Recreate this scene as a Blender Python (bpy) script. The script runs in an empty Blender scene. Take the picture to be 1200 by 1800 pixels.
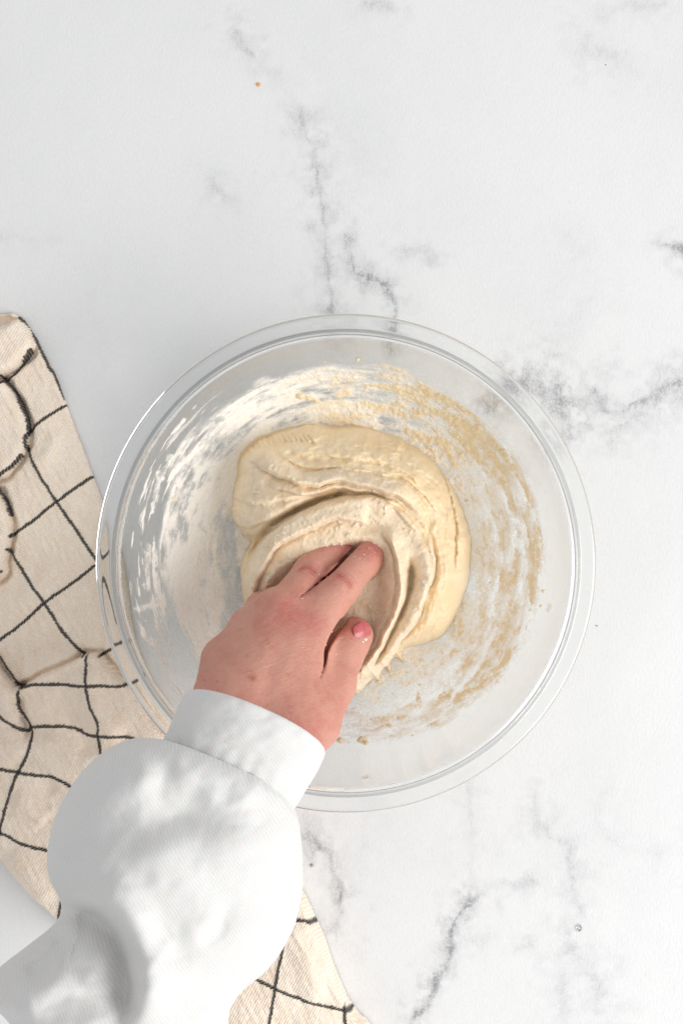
import bpy, math
import numpy as np
from mathutils import Vector

# ---------------------------------------------------------------- camera, light
S = bpy.context.scene
COL = S.collection
H = 1.00                      # camera height above the table (m)
K0 = 2940.0                   # photo pixels per metre on the table plane

cam = bpy.data.cameras.new('camera')
cam.sensor_fit = 'VERTICAL'; cam.sensor_height = 36.0
cam.lens = 36.0 * H / (1800.0 / K0)
cam.clip_start = 0.01; cam.clip_end = 50.0
cam_o = bpy.data.objects.new('camera', cam); COL.objects.link(cam_o)
cam_o.location = (0, 0, H)
S.camera = cam_o

w = bpy.data.worlds.new('World'); S.world = w; w.use_nodes = True
bg = w.node_tree.nodes['Background']
bg.inputs[0].default_value = (0.985, 0.99, 1.0, 1); bg.inputs[1].default_value = 0.62

def area(name, loc, target, sx, sy, power, color):
    L = bpy.data.lights.new(name, 'AREA'); L.shape = 'RECTANGLE'
    L.size = sx; L.size_y = sy; L.energy = power; L.color = color
    o = bpy.data.objects.new(name, L); COL.objects.link(o)
    o.location = loc
    d = Vector(target) - Vector(loc)
    o.rotation_euler = d.to_track_quat('-Z', 'Y').to_euler()
    return o
area('window_light', (1.50, -0.62, 1.18), (0.0, -0.05, 0.0), 1.5, 1.3, 32.0, (1.0, 0.985, 0.965))

S.view_settings.view_transform = 'Standard'; S.view_settings.look = 'None'
S.view_settings.exposure = 0.10; S.view_settings.gamma = 1.0
S.render.engine = 'CYCLES'
cy = S.cycles
cy.use_denoising = True
cy.max_bounces = 32; cy.transmission_bounces = 32; cy.transparent_max_bounces = 16
cy.diffuse_bounces = 4; cy.glossy_bounces = 32
cy.caustics_reflective = True; cy.caustics_refractive = True
cy.blur_glossy = 0.3; cy.sample_clamp_indirect = 20.0

# ---------------------------------------------------------------- helpers
def P(px, py, z):
    """a point of the photograph, at height z (m) above the table -> world"""
    k = (H - z) / K0 / H * 1.0
    return ((px - 600.0) * k, (900.0 - py) * k, z)

_rng = np.random.RandomState(7)
_T = _rng.rand(4096)
_PM = _rng.permutation(4096)
def vnoise(x, y, z=0.0, seed=0):
    x = np.asarray(x, float); y = np.asarray(y, float); z = np.asarray(z, float) + np.zeros_like(x)
    xi = np.floor(x).astype(np.int64); yi = np.floor(y).astype(np.int64); zi = np.floor(z).astype(np.int64)
    fx = x - xi; fy = y - yi; fz = z - zi
    fx = fx*fx*fx*(fx*(fx*6-15)+10); fy = fy*fy*fy*(fy*(fy*6-15)+10); fz = fz*fz*(3-2*fz)
    def h(a, b, c):
        return _T[_PM[(_PM[(_PM[(a + seed*57) & 4095] + b) & 4095] + c) & 4095]]
    r = 0
    for dz, wz in ((0, 1-fz), (1, fz)):
        a = h(xi, yi, zi+dz)*(1-fx) + h(xi+1, yi, zi+dz)*fx
        b = h(xi, yi+1, zi+dz)*(1-fx) + h(xi+1, yi+1, zi+dz)*fx
        r = r + wz*(a*(1-fy) + b*fy)
    return r*2 - 1
def fbm(x, y, z=0.0, oct=4, seed=0, gain=0.5):
    r = 0; a = 1.0; t = 0
    for i in range(oct):
        r = r + a*vnoise(np.asarray(x)*2**i, np.asarray(y)*2**i, np.asarray(z)*2**i, seed+i*3)
        t += a; a *= gain
    return r/t
def sstep(a, b, x):
    t = np.clip((x-a)/(b-a), 0, 1); return t*t*(3-2*t)

def spline(pts, closed=False, n=8):
    """Catmull-Rom through the points (any dimension)"""
    p = np.array(pts, float); m = len(p); out = []
    rng = range(m if closed else m-1)
    for i in rng:
        if closed: a, b, c, d = p[(i-1) % m], p[i], p[(i+1) % m], p[(i+2) % m]
        else: a, b, c, d = p[max(i-1, 0)], p[i], p[i+1], p[min(i+2, m-1)]
        for j in range(n):
            t = j/n
            out.append(0.5*((2*b) + (c-a)*t + (2*a-5*b+4*c-d)*t*t + (3*b-a-3*c+d)*t**3))
    if not closed: out.append(p[-1])
    return np.array(out)

def dist_line(X, Y, pts, arc=False, far=None):
    """distance to a polyline, optional arc length and signed side"""
    pts = np.asarray(pts, float)
    if far is not None:                       # only the points near it
        shp = X.shape
        m = (X > pts[:, 0].min()-far) & (X < pts[:, 0].max()+far) & (Y > pts[:, 1].min()-far) & (Y < pts[:, 1].max()+far)
        if arc:
            R = [np.full(shp, 1e6), np.zeros(shp), np.zeros(shp), np.zeros(shp)]
            if m.any():
                for A, B in zip(R, dist_line(X[m], Y[m], pts, True)): A[m] = B
            return R
        R = np.full(shp, 1e6)
        if m.any(): R[m] = dist_line(X[m], Y[m], pts)
        return R
    shp = X.shape; X = X.ravel(); Y = Y.ravel()
    best = np.full(X.shape, 1e9); sl = np.zeros(X.shape); sg = np.zeros(X.shape)
    s0 = 0.0
    for (a, b) in zip(pts[:-1], pts[1:]):
        d = b[:2]-a[:2]; L = math.hypot(*d)
        if L < 1e-9: continue
        t = np.clip(((X-a[0])*d[0]+(Y-a[1])*d[1])/(L*L), 0, 1)
        ex = X-a[0]-t*d[0]; ey = Y-a[1]-t*d[1]
        q = np.hypot(ex, ey); m = q < best
        best = np.where(m, q, best)
        if arc:
            sl = np.where(m, s0+t*L, sl); sg = np.where(m, np.sign(d[0]*ey-d[1]*ex), sg)
        s0 += L
    if arc: return best.reshape(shp), sl.reshape(shp)/s0, sg.reshape(shp), sl.reshape(shp)
    return best.reshape(shp)
def inside(X, Y, poly):
    c = np.zeros(X.shape, bool); n = len(poly)
    for i in range(n):
        x0, y0 = poly[i]; x1, y1 = poly[(i+1) % n]
        if y0 == y1: continue
        m = ((y0 > Y) != (y1 > Y)) & (X < (x1-x0)*(Y-y0)/(y1-y0)+x0)
        c ^= m
    return c
def sdist(X, Y, poly):
    """positive inside a closed polygon"""
    cl = np.vstack([poly, poly[:1]])
    d = dist_line(X, Y, cl)
    return np.where(inside(X, Y, poly), d, -d)
def round_prof(d, w):
    t = np.clip(d/w, 0, 1); return np.sqrt(np.clip(1-(1-t)**2, 0, 1))

def mesh_obj(name, verts, faces, mat, parent=None, smooth=True, attrs=None):
    me = bpy.data.meshes.new(name)
    verts = np.asarray(verts, np.float32)
    if isinstance(faces, np.ndarray):
        n = faces.shape[1]; nf = len(faces)
        me.vertices.add(len(verts)); me.vertices.foreach_set('co', verts.ravel())
        me.loops.add(nf*n); me.loops.foreach_set('vertex_index', faces.astype(np.int32).ravel())
        me.polygons.add(nf)
        me.polygons.foreach_set('loop_start', np.arange(0, nf*n, n, dtype=np.int32))
        me.update(calc_edges=True)
    else:
        me.from_pydata([tuple(v) for v in verts], [], faces); me.update()
    me.polygons.foreach_set('use_smooth', np.full(len(me.polygons), smooth))
    for k, a in (attrs or {}).items():
        at = me.attributes.new(k, 'FLOAT', 'POINT'); at.data.foreach_set('value', np.asarray(a, np.float32).ravel())
    if mat: me.materials.append(mat)
    o = bpy.data.objects.new(name, me); COL.objects.link(o)
    if parent: o.parent = parent
    return o
def empty(name, loc=(0, 0, 0)):
    o = bpy.data.objects.new(name, None); COL.objects.link(o); o.location = loc
    o.empty_display_size = 0.02
    bpy.context.view_layer.update()
    return o
def reparent(o, par):
    o.parent = par; o.matrix_parent_inverse = par.matrix_world.inverted()
def tag(o, label=None, cat=None, group=None, kind=None):
    if label: o['label'] = label
    if cat: o['category'] = cat
    if group: o['group'] = group
    if kind: o['kind'] = kind
    return o

def grid_faces(ny, nx, wrap=False):
    j, i = np.meshgrid(np.arange(ny-1), np.arange(nx if wrap else nx-1), indexing='ij')
    i2 = (i+1) % nx
    return np.stack([j*nx+i, j*nx+i2, (j+1)*nx+i2, (j+1)*nx+i], -1).reshape(-1, 4)

def sheet(poly, res):
    """grid cells inside a px polygon, outermost vertices snapped onto its edge"""
    poly = np.asarray(poly)
    x0, y0 = poly.min(0)-res; x1, y1 = poly.max(0)+res
    xs = np.arange(x0, x1+res, res); ys = np.arange(y0, y1+res, res)
    X, Y = np.meshgrid(xs, ys)
    D = sdist(X, Y, poly)
    F = grid_faces(len(ys), len(xs))
    keep = ((D.ravel()[F] > 0).sum(1) >= 2)
    F = F[keep]
    used = np.zeros(X.size, bool); used[F.ravel()] = True
    idx = np.cumsum(used)-1
    X = X.ravel()[used]; Y = Y.ravel()[used]; D = D.ravel()[used]
    F = idx[F]
    out = D < 0
    cl = np.vstack([poly, poly[:1]])
    ox, oy = X[out].copy(), Y[out].copy(); best = np.full(ox.shape, 1e9); bx = ox.copy(); by = oy.copy()
    for a, b in zip(cl[:-1], cl[1:]):
        d = b-a; L2 = d@d
        if L2 < 1e-9: continue
        t = np.clip(((ox-a[0])*d[0]+(oy-a[1])*d[1])/L2, 0, 1)
        qx = a[0]+t*d[0]; qy = a[1]+t*d[1]; q = np.hypot(ox-qx, oy-qy); m = q < best
        best = np.where(m, q, best); bx = np.where(m, qx, bx); by = np.where(m, qy, by)
    X[out] = bx; Y[out] = by; D[out] = 0
    return X, Y, D, F[:, ::-1]        # y of the photo runs down

# ---- material helpers
def new_mat(name):
    m = bpy.data.materials.new(name); m.use_nodes = True
    nt = m.node_tree; b = nt.nodes['Principled BSDF']
    return m, nt, b
def N(nt, t, **kw):
    n = nt.nodes.new(t)
    for k, v in kw.items():
        if k in ('operation', 'blend_type', 'data_type', 'attribute_name', 'feature', 'wave_type', 'bands_direction', 'noise_dimensions', 'interpolation_type'): setattr(n, k, v)
        else: n.inputs[k].default_value = v
    return n
def attr(nt, name): return N(nt, 'ShaderNodeAttribute', attribute_name=name).outputs['Fac']
def noise(nt, vec, scale, detail=4, rough=0.55):
    n = N(nt, 'ShaderNodeTexNoise'); n.inputs['Scale'].default_value = scale
    n.inputs['Detail'].default_value = detail; n.inputs['Roughness'].default_value = rough
    nt.links.new(vec, n.inputs['Vector']); return n.outputs['Fac']
def obj_coord(nt): return nt.nodes.new('ShaderNodeTexCoord').outputs['Object']
def mapping(nt, vec, scale=(1, 1, 1), rot=(0, 0, 0)):
    m = nt.nodes.new('ShaderNodeMapping'); m.inputs['Scale'].default_value = scale
    m.inputs['Rotation'].default_value = rot; nt.links.new(vec, m.inputs['Vector']); return m.outputs[0]
def math_n(nt, op, a, b=None, c=None, clamp=False):
    n = nt.nodes.new('ShaderNodeMath'); n.operation = op; n.use_clamp = clamp
    for i, v in enumerate((a, b, c)):
        if v is None: continue
        if isinstance(v, (int, float)): n.inputs[i].default_value = v
        else: nt.links.new(v, n.inputs[i])
    return n.outputs[0]
def rng_n(nt, v, a, b, c=0.0, d=1.0):
    n = nt.nodes.new('ShaderNodeMapRange'); n.interpolation_type = 'SMOOTHSTEP'
    nt.links.new(v, n.inputs[0])
    for i, q in enumerate((a, b, c, d)): n.inputs[1+i].default_value = q
    return n.outputs[0]
def mixc(nt, fac, a, b, mode='MIX'):
    n = nt.nodes.new('ShaderNodeMix'); n.data_type = 'RGBA'; n.blend_type = mode
    if isinstance(fac, (int, float)): n.inputs[0].default_value = fac
    else: nt.links.new(fac, n.inputs[0])
    for i, v in ((6, a), (7, b)):
        if isinstance(v, tuple): n.inputs[i].default_value = (*v, 1)
        else: nt.links.new(v, n.inputs[i])
    return n.outputs[2]
def bump(nt, bs, h, strength, dist, normal=None):
    n = nt.nodes.new('ShaderNodeBump'); n.inputs['Strength'].default_value = strength
    n.inputs['Distance'].default_value = dist; nt.links.new(h, n.inputs['Height'])
    if normal is not None: nt.links.new(normal, n.inputs['Normal'])
    if bs is not None: nt.links.new(n.outputs[0], bs.inputs['Normal'])
    return n.outputs[0]

# ================================================================ TABLETOP
def build_table():
    step = 1.7
    xs = np.concatenate([[-2900, -1500, -600, -200], np.arange(-30, 1231, step), [1400, 1800, 2700, 4100]])
    ys = np.concatenate([[-2300, -1200, -500, -150], np.arange(-30, 1831, step), [2000, 2500, 3200, 4300]])
    X, Y = np.meshgrid(xs, ys)
    wx = X + 11*fbm(X/26, Y/26, 0, 3, 1) + 14*fbm(X/90, Y/90, 0, 2, 21)
    wy = Y + 11*fbm(X/26, Y/26, 5, 3, 2) + 14*fbm(X/90, Y/90, 3, 2, 22)
    V = np.zeros_like(X)
    veins = [  # points, strength, core width, halo width
        ([(528,195),(540,255),(553,310),(570,370),(574,440),(580,500),(583,570)], .62, 6, 26),
        ([(607,415),(622,455),(640,482),(662,488),(688,520),(692,556),(690,620)], .95, 5, 20),
        ([(625,470),(640,492),(655,500)], .55, 12, 25),
        ([(575,458),(612,466)], .4, 4, 16),
        ([(700,446),(730,438),(748,448)], .40, 8, 18),
        ([(870,720),(925,680),(960,692),(990,700),(985,745)], .75, 22, 42),
        ([(890,690),(925,740),(960,790)], .45, 9, 40),
        ([(1040,690),(1080,720),(1120,712),(1150,706),(1180,690),(1215,668)], .62, 10, 36),
        ([(1050,780),(1090,760),(1120,725)], .32, 8, 32),
        ([(1160,655),(1200,650)], .25, 16, 34),
        ([(1165,440),(1190,448),(1225,458)], .85, 7, 18),
        ([(548,1472),(562,1480),(580,1505),(597,1555),(604,1600)], .75, 7, 24),
        ([(603,1590),(590,1640),(600,1670)], .36, 10, 32),
        ([(842,1578),(805,1630),(785,1680),(765,1735),(742,1765),(715,1790),(700,1830)], .85, 6, 20),
        ([(842,1578),(870,1555),(935,1550)], .30, 9, 26),
        ([(938,1400),(945,1430),(965,1465),(998,1480),(1000,1510),(1008,1560),(1012,1615)], .36, 7, 30),
        ([(992,1660),(1010,1690),(1050,1720),(1062,1780)], .36, 12, 45),
        ([(1000,1690),(1000,1770)], .26, 18, 34),
        ([(1050,1410),(1070,1470),(1150,1500)], .13, 10, 40),
        ([(415,45),(430,70),(450,92)], .34, 9, 28),
        ([(640,12),(690,18)], .34, 8, 22),
        ([(1035,60),(1060,95),(1085,110)], .24, 12, 40),
        ([(1050,30),(1120,10),(1170,0)], .22, 9, 32),
        ([(372,330),(400,345)], .25, 8, 22),
        ([(830,1655),(850,1660)], .22, 10, 22), ([(905,1665),(930,1660)], .25, 10, 22),
        ([(650,1400),(640,1500),(620,1560)], .10, 10, 40),
        ([(590,230),(620,290),(600,420)], .10, 18, 60),
        ([(500,160),(470,120),(440,95)], .13, 8, 30),
        ([(1000,420),(1030,500),(1000,600)], .10, 20, 60),
        ([(820,1390),(835,1490),(838,1560)], .20, 7, 30),
        ([(0,415),(90,425)], .12, 5, 18),
        ([(160,480),(180,720),(200,820)], .05, 20, 60),
        ([(40,1530),(90,1600)], .06, 20, 60),
    ]
    patch0 = 0.55+0.7*fbm(X/34, Y/34, 2, 3, 40)
    wob = np.clip(.85+1.1*fbm(X/16, Y/16, 6, 3, 43), .25, 2)
    for pts, s, cw, hw in veins:
        d = dist_line(wx, wy, spline(pts, n=4), far=3*hw)
        patch = patch0
        s = min(1.15, s*1.35)
        V = np.maximum(V, s*np.exp(-(d/(cw*1.6*wob))**1.5)*np.clip(patch+.25, 0, 1.1))
        V = np.maximum(V, s*.72*np.exp(-(d/(hw*1.1*wob))**1.4)*np.clip(patch*1.1, 0, 1))
    ny, nx = X.shape
    x, y, _ = P(X.ravel(), Y.ravel(), 0.0)
    F = grid_faces(ny, nx)[:, ::-1]
    verts = np.stack([x, y, np.zeros_like(x)], 1)
    # thickness of the board: a skirt
    nv = len(verts)
    border = np.concatenate([np.arange(nx), np.arange(1, ny)*nx+nx-1, (ny-1)*nx+np.arange(nx-2, -1, -1), np.arange(ny-2, 0, -1)*nx])
    low = verts[border].copy(); low[:, 2] = -0.025
    verts = np.vstack([verts, low]); nb = len(border)
    i = np.arange(nb); j = (i+1) % nb
    SF = np.stack([border[i], nv+i, nv+j, border[j]], 1)
    F = np.vstack([F, SF])
    V = np.concatenate([V.ravel(), np.zeros(nb)])
    m, nt, b = new_mat('whitewashed_marble_paint')
    oc = obj_coord(nt)
    v = attr(nt, 'vein')
    sp = noise(nt, mapping(nt, oc, (1, .8, 1)), 900, 3, .7)           # whitewash speckle over the veins
    sp2 = noise(nt, mapping(nt, oc, (1, .45, 1)), 420, 4, .7)
    spk = rng_n(nt, math_n(nt, 'ADD', math_n(nt, 'MULTIPLY', sp, .55), math_n(nt, 'MULTIPLY', sp2, .45)), .34, .66, .25, 1.2)
    vv = math_n(nt, 'MULTIPLY', v, spk, clamp=True)
    cloud = noise(nt, mapping(nt, oc, (1, .7, 1)), 9, 4, .6)
    base = mixc(nt, rng_n(nt, cloud, .35, .7), (.815, .817, .818), (.775, .779, .783))
    grain = noise(nt, mapping(nt, oc, (1, .35, 1)), 1300, 3, .7)
    base = mixc(nt, rng_n(nt, grain, .3, .75, 0, .16), base, (.55, .56, .58))
    c = mixc(nt, vv, base, (.33, .328, .34))
    nt.links.new(c, b.inputs['Base Color'])
    b.inputs['Roughness'].default_value = .42
    b.inputs['Specular IOR Level'].default_value = .35
    hh = math_n(nt, 'ADD', math_n(nt, 'MULTIPLY', noise(nt, mapping(nt, oc, (1, .5, 1)), 700, 4, .65), 1.0), math_n(nt, 'MULTIPLY', noise(nt, oc, 120, 3), .8))
    bump(nt, b, hh, .35, .0006)
    o = mesh_obj('tabletop', verts, F, m, attrs={'vein': V})
    tag(o, 'white painted marble effect tabletop with scattered grey veins', 'tabletop', kind='structure')
    o['kind'] = 'structure'
    return o
build_table()

# ================================================================ BOWL
RIM = .095
BX, BY, _ = P(608, 990, RIM)
INNER = [(0, .70), (3.0, .72), (4.6, .82), (6.0, 1.12), (7.4, 1.68), (8.8, 2.55), (9.9, 3.6), (10.75, 4.8), (11.35, 6.1), (11.8, 7.4), (12.1, 8.5), (12.28, 9.2)]
inner = spline([(r/100, z/100) for r, z in INNER], n=8)
def bowl_z(r):
    return np.interp(r, inner[:, 0], inner[:, 1])

def lathe(name, prof, seg, mat, parent=None, cx=0, cy=0):
    prof = np.asarray(prof); n = len(prof)
    th = np.linspace(0, 2*math.pi, seg, endpoint=False)
    R = prof[:, 0][:, None]; Z = prof[:, 1][:, None]
    X = cx+R*np.cos(th); Y = cy+R*np.sin(th); ZZ = Z+0*X
    V = np.stack([X, Y, ZZ], -1).reshape(-1, 3)
    return V, grid_faces(n, seg, True)

def build_bowl():
    m = bpy.data.materials.new('clear_glass'); m.use_nodes = True
    nt = m.node_tree; b = nt.nodes['Principled BSDF']
    b.inputs['Base Color'].default_value = (.985, .992, .99, 1)
    b.inputs['Roughness'].default_value = 0.0
    b.inputs['IOR'].default_value = 1.47
    b.inputs['Transmission Weight'].default_value = 1.0
    # the wall is thin enough to let things behind show undistorted
    mw_ = bpy.data.materials.new('thin_clear_glass'); mw_.use_nodes = True
    nw = mw_.node_tree; nw.nodes.remove(nw.nodes['Principled BSDF'])
    tr = nw.nodes.new('ShaderNodeBsdfTransparent'); tr.inputs[0].default_value = (.972, .978, .975, 1)
    gl = nw.nodes.new('ShaderNodeBsdfGlossy'); gl.inputs['Roughness'].default_value = .02
    fr = nw.nodes.new('ShaderNodeFresnel'); fr.inputs[0].default_value = 1.45
    mx = nw.nodes.new('ShaderNodeMixShader')
    ge = nw.nodes.new('ShaderNodeNewGeometry')       # leaving the glass: same reflectance as entering it
    ir = nw.nodes.new('ShaderNodeMapRange'); nw.links.new(ge.outputs['Backfacing'], ir.inputs[0])
    ir.inputs[3].default_value = 1.45; ir.inputs[4].default_value = 1/1.45; nw.links.new(ir.outputs[0], fr.inputs[0])
    nw.links.new(fr.outputs[0], mx.inputs[0]); nw.links.new(tr.outputs[0], mx.inputs[1]); nw.links.new(gl.outputs[0], mx.inputs[2])
    nw.links.new(mx.outputs[0], nw.nodes['Material Output'].inputs['Surface'])
    t = .0040
    ins = [(r, z) for r, z in inner if r > .001]
    nrm = []
    for i in range(len(inner)):
        a = inner[max(i-1, 0)]; c = inner[min(i+1, len(inner)-1)]
        d = c-a; d = d/np.hypot(*d); nrm.append((d[1], -d[0]))
    out = [(inner[i, 0]+nrm[i][0]*t, inner[i, 1]+nrm[i][1]*t) for i in range(len(inner))]
    out = [p for p in out if p[0] > .056][::-1]
    prof = [(.0004, inner[0, 1])] + [p for p in ins if p[1] < .0899] + [(.1222, .0899), (.1262, .0899)] + [p for p in out if p[1] < .0885]
    prof += [(.054, .0035), (.053, .0008), (.0515, .0), (.050, .0006), (.049, .0022), (.046, .0026), (.03, .0026), (.0004, .0026)]
    o_root = empty('glass_bowl', (BX, BY, 0))
    tag(o_root, 'large clear glass mixing bowl with wide flat rim holding dough', 'bowl')
    import bmesh
    def closed(name, prof, mat, loop):
        V, F = lathe(name, prof, 256, mat)
        n = len(prof)
        if loop:
            i = np.arange(256); j = (i+1) % 256
            F = np.vstack([F, np.stack([(n-1)*256+i, (n-1)*256+j, j, i], 1)])
        o = mesh_obj(name, V, F, mat, o_root)
        bm = bmesh.new(); bm.from_mesh(o.data)
        ends = [e for e in bm.edges if e.is_boundary]
        if ends: bmesh.ops.holes_fill(bm, edges=ends, sides=0)
        bmesh.ops.recalc_face_normals(bm, faces=bm.faces)
        bm.to_mesh(o.data); bm.free()
    closed('bowl_wall', prof, mw_, False)
    flange = [(12.24, 9.02), (12.24, 9.22), (12.28, 9.42), (12.36, 9.56), (12.47, 9.60), (12.58, 9.52), (12.68, 9.42), (12.82, 9.39), (13.05, 9.38), (13.28, 9.37), (13.42, 9.34), (13.51, 9.27), (13.54, 9.17), (13.52, 9.07), (13.44, 8.99), (13.32, 8.95), (13.1, 8.94), (12.9, 8.93), (12.7, 8.92), (12.5, 8.92), (12.35, 8.93), (12.27, 8.96)]
    closed('rim', [(r/100, z/100+.0009) for r, z in spline(flange, True, n=3)], m, True)

    # ---- dough and flour smeared on the inside
    nth, ns = 1500, 330
    arc = np.concatenate([[0], np.cumsum(np.hypot(*np.diff(inner, axis=0).T))])
    s = np.linspace(.030, arc[-1]*.93, ns)
    R = np.interp(s, arc, inner[:, 0]); Z = np.interp(s, arc, inner[:, 1])
    dR = np.gradient(R, s); dZ = np.gradient(Z, s)
    th = np.linspace(0, 2*math.pi, nth, endpoint=False)
    TH, RR = np.meshgrid(th, R); ZZ = Z[:, None]+0*TH; SS = s[:, None]+0*TH
    wxx = BX+RR*np.cos(TH); wyy = BY+RR*np.sin(TH)
    k = K0*H/(H-ZZ)
    px = 600+wxx*k; py = 900-wyy*k
    pr = np.hypot(px-600, py-975); ang = np.degrees(np.arctan2(-(py-975), px-600))  # 0 right, 90 top
    ang = ang % 360
    def band(c, w):
        d = np.abs((ang-c+180) % 360-180); return np.clip(1-d/w, 0, 1)
    # noise drawn along the sweep of the hand
    c3, s3 = np.cos(TH), np.sin(TH)
    def streak(fr, fth, sd, octv=4): return fbm(c3*fth, s3*fth, SS*fr, octv, sd)
    st1 = streak(170, 6, 3); st2 = streak(420, 9, 9); st3 = streak(900, 26, 15)
    iso = fbm(wxx*130, wyy*130, ZZ*130, 5, 31, .6); iso2 = fbm(wxx*420, wyy*420, ZZ*420, 4, 37, .6)
    big = fbm(wxx*28, wyy*28, ZZ*28, 3, 77)
    rr = pr + 16*streak(60, 4, 5, 3)
    lim_s = np.interp(ang, [0, 45, 90, 135, 180, 215, 240, 270, 300, 330, 360], [352, 345, 338, 345, 318, 315, 300, 335, 345, 350, 352])
    edge = sstep(lim_s+6, lim_s-14, rr)
    left = np.clip(band(190, 75)*1.6, 0, 1); right = np.clip(band(358, 95)*1.5, 0, 1); top = np.clip(band(75, 55)*1.5, 0, 1)
    bot = np.clip(band(285, 50)*1.5, 0, 1)
    # thin flour film
    film = edge*(.54+.30*left*sstep(370, 250, pr)+.14*right+.70*st1+.34*big+.22*iso2+.28*iso+.45*st2)
    film *= 1-.30*bot
    # white streaks on the left wall outside of the film
    sl = left*sstep(-.08, .42, st2+.35*st1+.25*st3-.0025*np.abs(pr-335)-.05)*sstep(388, 368, pr)
    white = np.maximum(sl*.95, edge*left*sstep(-.05, .35, st1+.5*iso+.3*st2+.15*sstep(200, 330, pr))*.85)
    white = np.maximum(white, edge*right*sstep(.05, .6, iso+.35*iso2+.35*big+.3*st1)*.9)
    white = np.maximum(white, edge*top*sstep(.05, .35, st1*.8+.4*iso)*.6)
    # individual smears and drips on the left wall
    pbx = px+7*iso+4*iso2; pby = py+7*iso-4*iso2
    def blob(pts, wd, v=1.0):
        q = np.array(pts, float)
        d = dist_line(pbx, pby, q, far=wd*1.5)
        return v*sstep(wd*1.25, wd*.25, d)*np.clip(.75+.8*st2+.5*iso2, 0, 1)
    for pts, wd in (([(262,960),(258,1000),(256,1035)], 7), ([(268,950),(275,1000),(282,1050)], 4), ([(248,1105),(253,1120)], 6),
                    ([(268,1128),(276,1138)], 8), ([(276,1136),(284,1158),(291,1170)], 2.6), ([(240,1068),(258,1066),(278,1062)], 7),
                    ([(345,695),(338,712)], 8), ([(300,760),(322,735)], 3), ([(253,1088),(254,1090)], 2), ([(270,1008),(276,1040)], 5),
                    ([(280,830),(268,900)], 6), ([(300,800),(285,840)], 5), ([(640,1370),(648,1368)], 4), ([(965,1063),(964,1075)], 4)):
        white = np.maximum(white, blob(pts, wd, .95))
    # tan dough paste
    tm = edge*(right*1.0*sstep(190, 250, pr) + top*.62 + left*.10 + bot*.38)
    tan = tm*sstep(-.22, .80, iso*.95+.15*iso2+.60*st1+.30*st2+.55*big+.08+.0024*(pr-290)*(right))
    rim_t = right*np.exp(-((pr-(lim_s-8))/16)**2)*sstep(-.3, .3, st1+iso)      # darker paste collects at the edge
    tan = np.maximum(tan, rim_t*.95)*np.clip(.88+.2*iso2+.45*st2, .3, 1)
    for pts, wd in (([(525,690),(545,698),(560,705)], 7), ([(700,715),(740,740),(770,760),(800,775)], 12), ([(760,690),(800,720),(830,760)], 10),
                    ([(795,830),(812,800),(850,790)], 9), ([(875,780),(888,800)], 10), ([(930,880),(948,930),(955,990)], 9),
                    ([(305,880),(308,872)], 6), ([(780,1225),(830,1215),(880,1190)], 12), ([(700,1255),(740,1240),(735,1220)], 7),
                    ([(590,1300),(610,1302)], 6), ([(632,1302),(642,1300)], 7), ([(675,1275),(690,1282)], 7), ([(380,960),(385,1000),(382,1040)], 6)):
        tan = np.maximum(tan, blob(pts, wd, .9)*(.55+.45*sstep(-.3, .3, iso+iso2)))
    # bare glass windows wiped through the film
    clear = np.zeros_like(px)
    for pts, wd in (([(350,922),(360,930)], 8), ([(348,858),(351,850)], 5), ([(345,1030),(358,1070),(367,1100)], 2), ([(322,1065),(340,1110),(352,1140)], 3),
                    ([(285,870),(278,920),(276,945)], 7), ([(345,760),(365,745),(390,735)], 5), ([(395,885),(380,930)], 7), ([(340,850),(322,900)], 3)):
        clear = np.maximum(clear, blob(pts, wd, .55))
    clear = np.maximum(clear, .75*sstep(30, 8, dist_line(pbx, pby, np.array([(398., 925.), (402., 1000.), (412., 1060.), (400., 1110.)]), far=40))*np.clip(.8+.6*st1+.5*iso, 0, 1))
    film *= 1-clear; white *= 1-.8*clear; tan *= 1-clear
    alpha = np.clip(np.maximum(np.maximum(film*1.15, white), tan*.9+.25*film), 0, 1)
    tfrac = np.clip(tan*1.15-.75*sstep(.3, .9, white), 0, 1)
    thick = .0002+.0010*np.clip(tan, 0, 1)*(1+.5*iso2+.8*iso)+.0004*white*(1+.8*iso2)
    thick = np.maximum(thick, .00012)
    nxr = -dZ[:, None]; nzr = dR[:, None]
    Rn = RR+nxr*thick; Zn = ZZ+nzr*thick
    V = np.stack([Rn*np.cos(TH), Rn*np.sin(TH), Zn], -1).reshape(-1, 3)
    F = grid_faces(ns, nth, True)
    al = alpha.ravel()
    F = F[al[F].max(1) > .02]
    used = np.zeros(len(V), bool); used[F.ravel()] = True; idx = np.cumsum(used)-1
    m2, nt, b = new_mat('flour_and_dough_residue')
    oc = obj_coord(nt)
    a = attr(nt, 'cover'); tf = attr(nt, 'paste')
    g = noise(nt, oc, 900, 4, .7)
    aa = math_n(nt, 'ADD', a, math_n(nt, 'MULTIPLY', math_n(nt, 'SUBTRACT', g, .5), .3))
    a2 = math_n(nt, 'MULTIPLY', rng_n(nt, aa, .0, .95), .96, clamp=True)
    g2 = noise(nt, oc, 350, 4, .6)
    tfn = rng_n(nt, math_n(nt, 'ADD', tf, math_n(nt, 'MULTIPLY', math_n(nt, 'SUBTRACT', g2, .5), .6)), .1, .95)
    c = mixc(nt, tfn, (.95, .92, .86), (.90, .73, .46))
    nt.links.new(c, b.inputs['Base Color']); b.inputs['Roughness'].default_value = .55
    bump(nt, b, g2, .7, .0012)
    nt.links.new(a2, b.inputs['Alpha'])
    o2 = mesh_obj('dough_residue', V[used], idx[F], m2, o_root,
                  attrs={'cover': al[used], 'paste': tfrac.ravel()[used]})
    tag(o2, 'smeared flour and dough paste on the inside of the bowl', kind='stuff')
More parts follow.
